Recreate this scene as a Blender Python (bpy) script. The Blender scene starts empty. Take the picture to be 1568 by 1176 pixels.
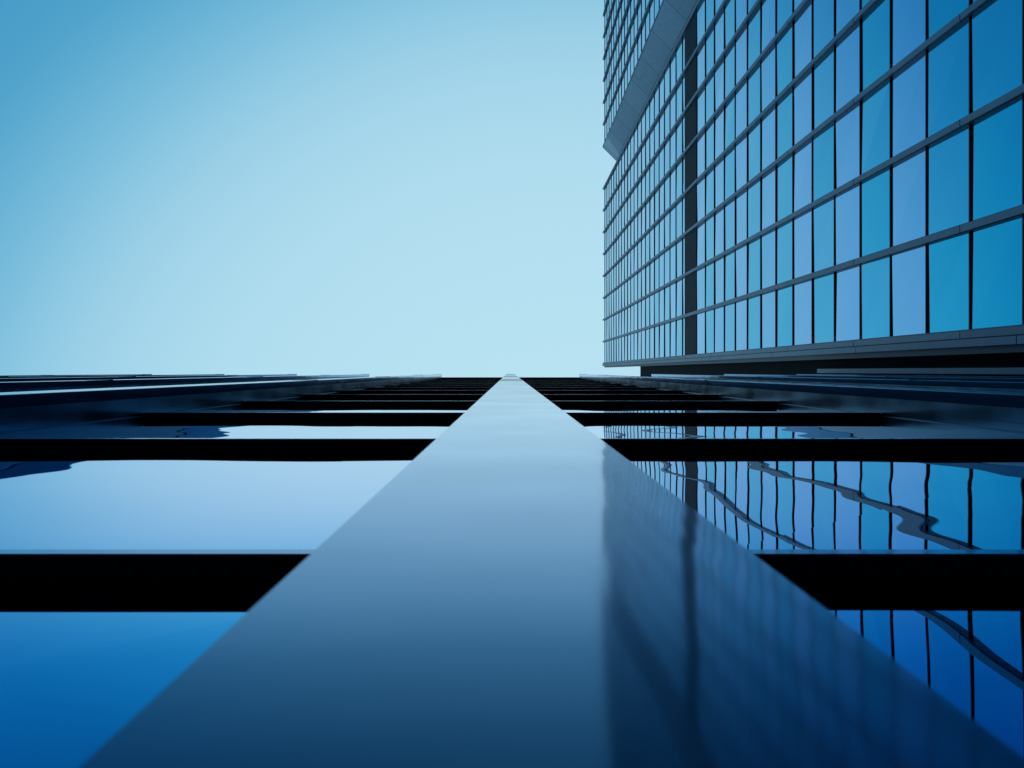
import bpy, math, random
from mathutils import Vector
random.seed(7)
sc = bpy.context.scene
CZ = 1.5            # camera height; all heights below are measured from the lens
# ---------------------------------------------------------------- helpers
class MB:
    def __init__(s): s.v=[]; s.f=[]; s.c=[]
    def quad(s, pts, col=0.0):
        n=len(s.v); s.v += [(p[0],p[1],p[2]+CZ) for p in pts]; s.f.append(tuple(range(n,n+len(pts)))); s.c.append(col)
    def box(s,x0,x1,y0,y1,z0,z1,col=0.0):
        n=len(s.v); z0+=CZ; z1+=CZ
        s.v += [(x0,y0,z0),(x1,y0,z0),(x1,y1,z0),(x0,y1,z0),(x0,y0,z1),(x1,y0,z1),(x1,y1,z1),(x0,y1,z1)]
        for f in ((0,3,2,1),(4,5,6,7),(0,1,5,4),(1,2,6,5),(2,3,7,6),(3,0,4,7)):
            s.f.append(tuple(n+i for i in f)); s.c.append(col)
    def prism(s,poly,z0,z1,col=0.0):
        n=len(s.v); m=len(poly)
        s.v += [(p[0],p[1],z0+CZ) for p in poly]+[(p[0],p[1],z1+CZ) for p in poly]
        s.f.append(tuple(n+i for i in reversed(range(m)))); s.c.append(col)
        s.f.append(tuple(n+m+i for i in range(m))); s.c.append(col)
        for i in range(m):
            j=(i+1)%m
            s.f.append((n+i,n+j,n+m+j,n+m+i)); s.c.append(col)
    def make(s,name,mat,parent):
        me=bpy.data.meshes.new(name); me.from_pydata(s.v,[],s.f); me.update()
        a=me.attributes.new("tint",'FLOAT','FACE')
        a.data.foreach_set("value",s.c)
        me.materials.append(mat)
        o=bpy.data.objects.new(name,me); sc.collection.objects.link(o)
        if parent: o.parent=parent
        return o
def empty(name):
    e=bpy.data.objects.new(name,None); sc.collection.objects.link(e); return e

def add_bump(nt,tc,target,bumps):
    N=nt.nodes; L=nt.links
    prev=None
    for scx,scz,dist in bumps:
        mp=N.new("ShaderNodeMapping"); mp.inputs["Scale"].default_value=(scx,1,scz)
        L.new(tc.outputs["Object"],mp.inputs["Vector"])
        n2=N.new("ShaderNodeTexNoise"); n2.inputs["Scale"].default_value=1; n2.inputs["Detail"].default_value=1.0
        n2.inputs["Roughness"].default_value=.35
        L.new(mp.outputs[0],n2.inputs["Vector"])
        bp=N.new("ShaderNodeBump"); bp.inputs["Strength"].default_value=1; bp.inputs["Distance"].default_value=dist
        L.new(n2.outputs["Fac"],bp.inputs["Height"])
        if prev: L.new(prev.outputs[0],bp.inputs["Normal"])
        prev=bp
    L.new(prev.outputs[0],target)

def mirror_mat(name, stops, rough, bump, tone=.0, nscale=1.5, diffuse=None):
    """coated reflector: reflectance is a function of the angle of incidence (Fresnel-like curve)"""
    m=bpy.data.materials.new(name); m.use_nodes=True
    nt=m.node_tree; N=nt.nodes; L=nt.links
    N.remove(N["Principled BSDF"])
    out=N["Material Output"]
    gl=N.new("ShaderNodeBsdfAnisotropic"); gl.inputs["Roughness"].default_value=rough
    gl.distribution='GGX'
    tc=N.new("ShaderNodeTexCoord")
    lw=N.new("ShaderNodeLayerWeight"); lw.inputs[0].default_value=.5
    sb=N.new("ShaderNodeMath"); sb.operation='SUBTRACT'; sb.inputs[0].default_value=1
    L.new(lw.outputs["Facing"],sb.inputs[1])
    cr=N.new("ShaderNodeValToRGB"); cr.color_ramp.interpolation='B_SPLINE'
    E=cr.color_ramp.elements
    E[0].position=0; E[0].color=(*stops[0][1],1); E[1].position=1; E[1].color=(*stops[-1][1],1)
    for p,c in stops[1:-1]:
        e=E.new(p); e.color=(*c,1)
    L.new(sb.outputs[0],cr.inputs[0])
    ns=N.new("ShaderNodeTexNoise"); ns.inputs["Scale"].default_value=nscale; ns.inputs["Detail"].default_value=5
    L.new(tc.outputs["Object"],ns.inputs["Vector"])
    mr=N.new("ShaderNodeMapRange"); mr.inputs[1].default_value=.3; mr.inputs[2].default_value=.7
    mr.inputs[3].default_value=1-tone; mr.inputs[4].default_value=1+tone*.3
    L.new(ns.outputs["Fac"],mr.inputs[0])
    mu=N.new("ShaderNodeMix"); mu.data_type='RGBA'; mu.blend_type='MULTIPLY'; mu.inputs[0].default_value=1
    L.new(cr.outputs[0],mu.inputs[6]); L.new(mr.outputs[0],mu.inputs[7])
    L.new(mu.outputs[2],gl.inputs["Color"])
    if bump: add_bump(nt,tc,gl.inputs["Normal"],bump)
    last=gl
    if diffuse:
        df=N.new("ShaderNodeBsdfDiffuse"); df.inputs[0].default_value=(*diffuse,1)
        ad=N.new("ShaderNodeAddShader"); L.new(gl.outputs[0],ad.inputs[0]); L.new(df.outputs[0],ad.inputs[1]); last=ad
    L.new(last.outputs[0],out.inputs[0])
    return m

def mat(name, colA, colB=None, metallic=0.0, rough=0.3, noise_rough=0.0, ior=1.5, tone=.1, nscale=1.3):
    m=bpy.data.materials.new(name); m.use_nodes=True
    nt=m.node_tree; N=nt.nodes; L=nt.links
    b=N["Principled BSDF"]
    b.inputs["Metallic"].default_value=metallic; b.inputs["Roughness"].default_value=rough
    b.inputs["IOR"].default_value=ior
    tc=N.new("ShaderNodeTexCoord")
    at=N.new("ShaderNodeAttribute"); at.attribute_name="tint"
    mx=N.new("ShaderNodeMix"); mx.data_type='RGBA'
    mx.inputs[6].default_value=(*colA,1); mx.inputs[7].default_value=(*(colB or colA),1)
    L.new(at.outputs["Fac"],mx.inputs[0])
    ns=N.new("ShaderNodeTexNoise"); ns.inputs["Scale"].default_value=nscale; ns.inputs["Detail"].default_value=6
    L.new(tc.outputs["Object"],ns.inputs["Vector"])
    mr=N.new("ShaderNodeMapRange"); mr.inputs[1].default_value=.3; mr.inputs[2].default_value=.7
    mr.inputs[3].default_value=1-tone; mr.inputs[4].default_value=1+tone
    L.new(ns.outputs["Fac"],mr.inputs[0])
    mu=N.new("ShaderNodeMix"); mu.data_type='RGBA'; mu.blend_type='MULTIPLY'; mu.inputs[0].default_value=1
    L.new(mx.outputs[2],mu.inputs[6]); L.new(mr.outputs[0],mu.inputs[7])
    L.new(mu.outputs[2],b.inputs["Base Color"])
    if noise_rough:
        r=N.new("ShaderNodeMapRange"); r.inputs[1].default_value=.3; r.inputs[2].default_value=.7
        r.inputs[3].default_value=max(0,rough-noise_rough); r.inputs[4].default_value=rough+noise_rough
        L.new(ns.outputs["Fac"],r.inputs[0]); L.new(r.outputs[0],b.inputs["Roughness"])
    return m

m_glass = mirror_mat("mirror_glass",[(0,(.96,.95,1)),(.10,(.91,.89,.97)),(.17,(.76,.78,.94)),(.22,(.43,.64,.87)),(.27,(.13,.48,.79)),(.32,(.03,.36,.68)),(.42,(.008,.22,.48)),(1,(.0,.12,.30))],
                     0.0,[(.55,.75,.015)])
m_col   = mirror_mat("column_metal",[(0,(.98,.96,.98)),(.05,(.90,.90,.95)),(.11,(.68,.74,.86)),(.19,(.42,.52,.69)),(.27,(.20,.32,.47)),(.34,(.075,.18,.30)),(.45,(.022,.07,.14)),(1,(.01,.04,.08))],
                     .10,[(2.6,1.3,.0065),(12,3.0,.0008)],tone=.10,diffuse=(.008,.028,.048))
m_side  = mat("column_side_metal",(.05,.13,.21),metallic=1,rough=.22,noise_rough=.05)
m_black = mat("transom_black",(.004,.006,.010),metallic=0,rough=.5,ior=1.2)
m_body  = mat("dark_shaded_wall",(.004,.006,.010),rough=.7,ior=1.1)  # near-black base also carries the shade of the tower's side wall as colour
m_tglass= mat("tower_glass",(.01,.42,.64),(.21,.47,.75),metallic=1,rough=.0,tone=.03,nscale=.05)
m_pil   = mat("tower_pilaster_metal",(.085,.15,.22),(.12,.20,.28),metallic=.3,rough=.45)
m_pil2  = mat("tower_pilaster_flange",(.03,.06,.10),(.045,.08,.13),metallic=.3,rough=.45)
m_tline = mat("tower_transom_metal",(.01,.02,.035),rough=.5)
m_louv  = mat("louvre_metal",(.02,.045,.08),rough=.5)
m_panel = mat("cladding_panel",(.13,.27,.38),(.20,.36,.48),metallic=.2,rough=.5)
m_ground= mat("paving",(.05,.05,.052),rough=.85)

# ---------------------------------------------------------------- ground
g=MB(); g.quad([(-3000,-3000,-1.5),(3000,-3000,-1.5),(3000,3000,-1.5),(-3000,3000,-1.5)])
g.make("ground",m_ground,None)

# ---------------------------------------------------------------- near office building
nb=empty("glass_office_building")
DC,DT,DG=.25,.613,.70
ZT=60.0; FH=4.30; Z0=2.53
C0=.03; PITCH=5.64; HW=.308
ks=list(range(-5,5))
front=MB(); side=MB(); glass=MB(); tr=MB(); lip=MB(); body=MB(); frame=MB()
for k in ks:
    c=C0+PITCH*k; ch=.006
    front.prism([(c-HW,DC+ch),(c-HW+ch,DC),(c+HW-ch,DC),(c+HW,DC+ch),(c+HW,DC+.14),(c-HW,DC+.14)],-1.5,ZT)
    side.box(c-HW+.022,c+HW-.022,DC+.142,DC+.30,-1.5,ZT)
    side.box(c-HW+.005,c+HW-.005,DC+.302,DG+.02,-1.5,ZT)
    z=21.0
    while z<ZT:
        front.box(c-HW-.004,c+HW+.004,DC-.012,DC+.10,z,z+.25); z+=FH*3
nfl=14
zs=[-1.5]+[Z0+FH*n for n in range(nfl) if Z0+FH*n<ZT-1]+[ZT]
for k in ks[:-1]:
    xa=C0+PITCH*k+HW-.003; xb=C0+PITCH*(k+1)-HW+.003
    for x0,x1 in ((xa,xa+.07),(xb-.07,xb)):
        frame.box(x0,x1,DG-.05,DG+.01,-1.5,ZT)
    for i,zc in enumerate(zs):
        if 0<i<len(zs)-1:
            tr.box(xa+.004,xb-.004,DT,DG+.015,zc,zc+.07)
            lip.box(xa+.02,xb-.02,DT-.012,DT-.001,zc+.004,zc+.065)
    for i in range(len(zs)-1):
        a=zs[i]+.07; b=zs[i+1]
        t=[random.uniform(-.006,.006) for _ in range(4)]
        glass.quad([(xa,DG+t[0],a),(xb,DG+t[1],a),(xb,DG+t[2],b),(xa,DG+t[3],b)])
x0=C0+PITCH*ks[0]-HW+.02; x1=C0+PITCH*ks[-1]+HW-.02
body.box(x0,x1,DG+.03,20,-1.5,ZT-.02)
body.box(x0-.02,x1+.02,DG-.2,DG+.4,ZT+.005,ZT+.5)
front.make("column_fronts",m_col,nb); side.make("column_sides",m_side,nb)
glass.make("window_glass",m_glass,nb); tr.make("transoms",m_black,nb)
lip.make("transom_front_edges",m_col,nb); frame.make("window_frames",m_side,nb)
body.make("walls_and_roof",m_body,nb)

# ---------------------------------------------------------------- skyscraper
tw=empty("glass_skyscraper")
D=23.0; TF=4.017; TZ0=34.47; TTOP=188.5
gl=MB(); pl=MB(); fl=MB(); tl=MB(); lo=MB(); bd=MB(); pn=MB()
MZ0=TZ0+TF*15; MZ1=TZ0+TF*16.6
floors=[]
n=-8
while TZ0+TF*n < TTOP-1: floors.append(n); n+=1
BP=.2325*D
ft={n:max(0,min(1,(.85 if n%2==0 else .2)+random.uniform(-.2,.2))) for n in floors}
ft[0]=0.0; ft[-1]=.1; ft[1]=0.05; ft[-2]=.0
def bays(ystart,nb_):
    for b in range(nb_):
        ya=ystart-BP*b; yb=ya-BP
        for n in floors:
            z0=TZ0+TF*n; z1=min(z0+TF,TTOP)
            if n==15: continue
            if n==16: z0=MZ1
            t=max(0,min(1,ft[n]+random.uniform(-.17,.17)))
            j=[random.uniform(-.025,.025) for _ in range(4)]
            gl.quad([(D+j[0],ya,z0),(D+j[1],yb,z0),(D+j[2],yb,z1),(D+j[3],ya,z1)][::-1],t)
            tl.box(D-.085,D+.05,yb+.2,ya-.2,z0-.04,z0+.04)
        # louvred plant floor
        lo.box(D-.02,D+.1,yb,ya,MZ0+.1,MZ1-.08)
        z=MZ0+.3
        while z<MZ1-.3:
            lo.box(D-.10,D-.021,yb+.25,ya-.25,z,z+.12); z+=.4
    for b in range(nb_+1):
        y=ystart-BP*b
        fl.box(D-.17,D+.05,y-.235,y+.235,-1.5,TTOP+.4,random.random())
        # projecting cap in lengths with open joints
        lens_=floors[::3]
        for i_,n in enumerate(lens_):
            z=TZ0+TF*n+.4
            zb=TZ0+TF*lens_[i_+1]+.4 if i_+1<len(lens_) else TTOP+.6
            pl.box(D-.31,D-.172,y-.15,y+.20,z+.03,zb-.03,random.random())
YS=-.08*D
bays(YS,8)
lens_=floors[::4]
for i_,n in enumerate(lens_):
    z=TZ0+TF*n; zb=TZ0+TF*lens_[i_+1] if i_+1<len(lens_) else TTOP+.6
    pl.box(D-.36,D+.6,YS+.26,-1.2,z+.03,zb-.03,random.random())
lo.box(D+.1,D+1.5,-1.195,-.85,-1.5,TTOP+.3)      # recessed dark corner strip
pl.box(D+.9,D+1.6,-.16,.16,-1.5,60,.3)            # edge fascia between the two buildings
Y2=-2.38*D
bays(Y2-.25,11)
YE=YS-BP*8
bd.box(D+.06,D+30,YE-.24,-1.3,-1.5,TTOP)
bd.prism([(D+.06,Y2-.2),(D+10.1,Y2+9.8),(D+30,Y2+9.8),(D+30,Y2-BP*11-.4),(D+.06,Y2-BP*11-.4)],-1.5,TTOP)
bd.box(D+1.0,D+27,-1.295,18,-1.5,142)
# diagonal cladding of the set-back
z=-1.5; i=0
while z<TTOP:
    z1=min(z+TF*2.6,TTOP+.5)
    for a,b in ((0,3.2),(3.24,6.6),(6.64,10)):
        o=.05
        pn.prism([(D-.25+a,Y2+a+o-.0),(D-.25+b,Y2+b+o),(D+.0+b,Y2+b-.25+o),(D+.0+a,Y2+a-.25+o)][::-1],z,z1-.08,random.random())
    z=z1
gl.make("window_glass",m_tglass,tw); pl.make("pilasters",m_pil,tw); fl.make("pilaster_flanges",m_pil2,tw); tl.make("floor_transoms",m_tline,tw)
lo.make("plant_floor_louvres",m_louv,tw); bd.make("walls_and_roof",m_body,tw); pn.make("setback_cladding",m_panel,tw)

# ---------------------------------------------------------------- sky and sun
sd=Vector((.45,.75,.62)).normalized()
el=math.asin(sd.z); az=math.atan2(sd.x,sd.y)
w=bpy.data.worlds.new("World"); sc.world=w; w.use_nodes=True
nt=w.node_tree; N=nt.nodes; L=nt.links
bg=N["Background"]; bg.inputs[1].default_value=.1
sky=N.new("ShaderNodeTexSky"); sky.sky_type='NISHITA'; sky.sun_disc=False
sky.sun_elevation=el; sky.sun_rotation=az; sky.dust_density=1.0; sky.air_density=1.0
tc=N.new("ShaderNodeTexCoord")
dp=N.new("ShaderNodeVectorMath"); dp.operation='DOT_PRODUCT'
nm=N.new("ShaderNodeVectorMath"); nm.operation='NORMALIZE'
L.new(tc.outputs["Generated"],nm.inputs[0])
B=Vector((69,232,1180)).normalized()
L.new(nm.outputs[0],dp.inputs[0]); dp.inputs[1].default_value=B
cr=N.new("ShaderNodeValToRGB"); cr.color_ramp.interpolation='B_SPLINE'
E=cr.color_ramp.elements
stops=[(.0,(.08,.28,.50)),(.60,(.04,.31,.57)),(.70,(.07,.40,.67)),(.77,(.22,.59,.82)),(.83,(.40,.74,.92)),(.90,(.50,.83,.98)),(1,(.56,.88,1.01))]
E[0].position=stops[0][0]; E[0].color=(*stops[0][1],1)
E[1].position=1; E[1].color=(*stops[-1][1],1)
for p,c in stops[1:-1]:
    e=E.new(p); e.color=(*c,1)
L.new(dp.outputs["Value"],cr.inputs[0])
vs=N.new("ShaderNodeVectorMath"); vs.operation='SCALE'; vs.inputs[3].default_value=10.0
L.new(cr.outputs[0],vs.inputs[0])
mx=N.new("ShaderNodeMix"); mx.data_type='RGBA'; mx.inputs[0].default_value=.85
L.new(sky.outputs[0],mx.inputs[6]); L.new(vs.outputs[0],mx.inputs[7])
L.new(mx.outputs[2],bg.inputs[0])
s=bpy.data.lights.new("sun","SUN"); s.energy=2.5; s.angle=math.radians(.5); s.color=(1,.95,.88)
so=bpy.data.objects.new("sun",s); sc.collection.objects.link(so)
so.rotation_euler=sd.to_track_quat('Z','Y').to_euler(); so.location=(0,0,80)

# ---------------------------------------------------------------- camera
cd=bpy.data.cameras.new("camera"); cam=bpy.data.objects.new("camera",cd); sc.collection.objects.link(cam)
cam.location=(0,0,CZ); cam.rotation_euler=(math.pi,0,0)
cd.sensor_width=36; cd.lens=27.1; cd.shift_y=-20/1568; cd.shift_x=3/1568
cd.clip_start=.02; cd.clip_end=8000
cd.dof.use_dof=True; cd.dof.focus_distance=60; cd.dof.aperture_fstop=5
sc.camera=cam
sc.view_settings.view_transform='Standard'; sc.view_settings.look='None'; sc.view_settings.exposure=0
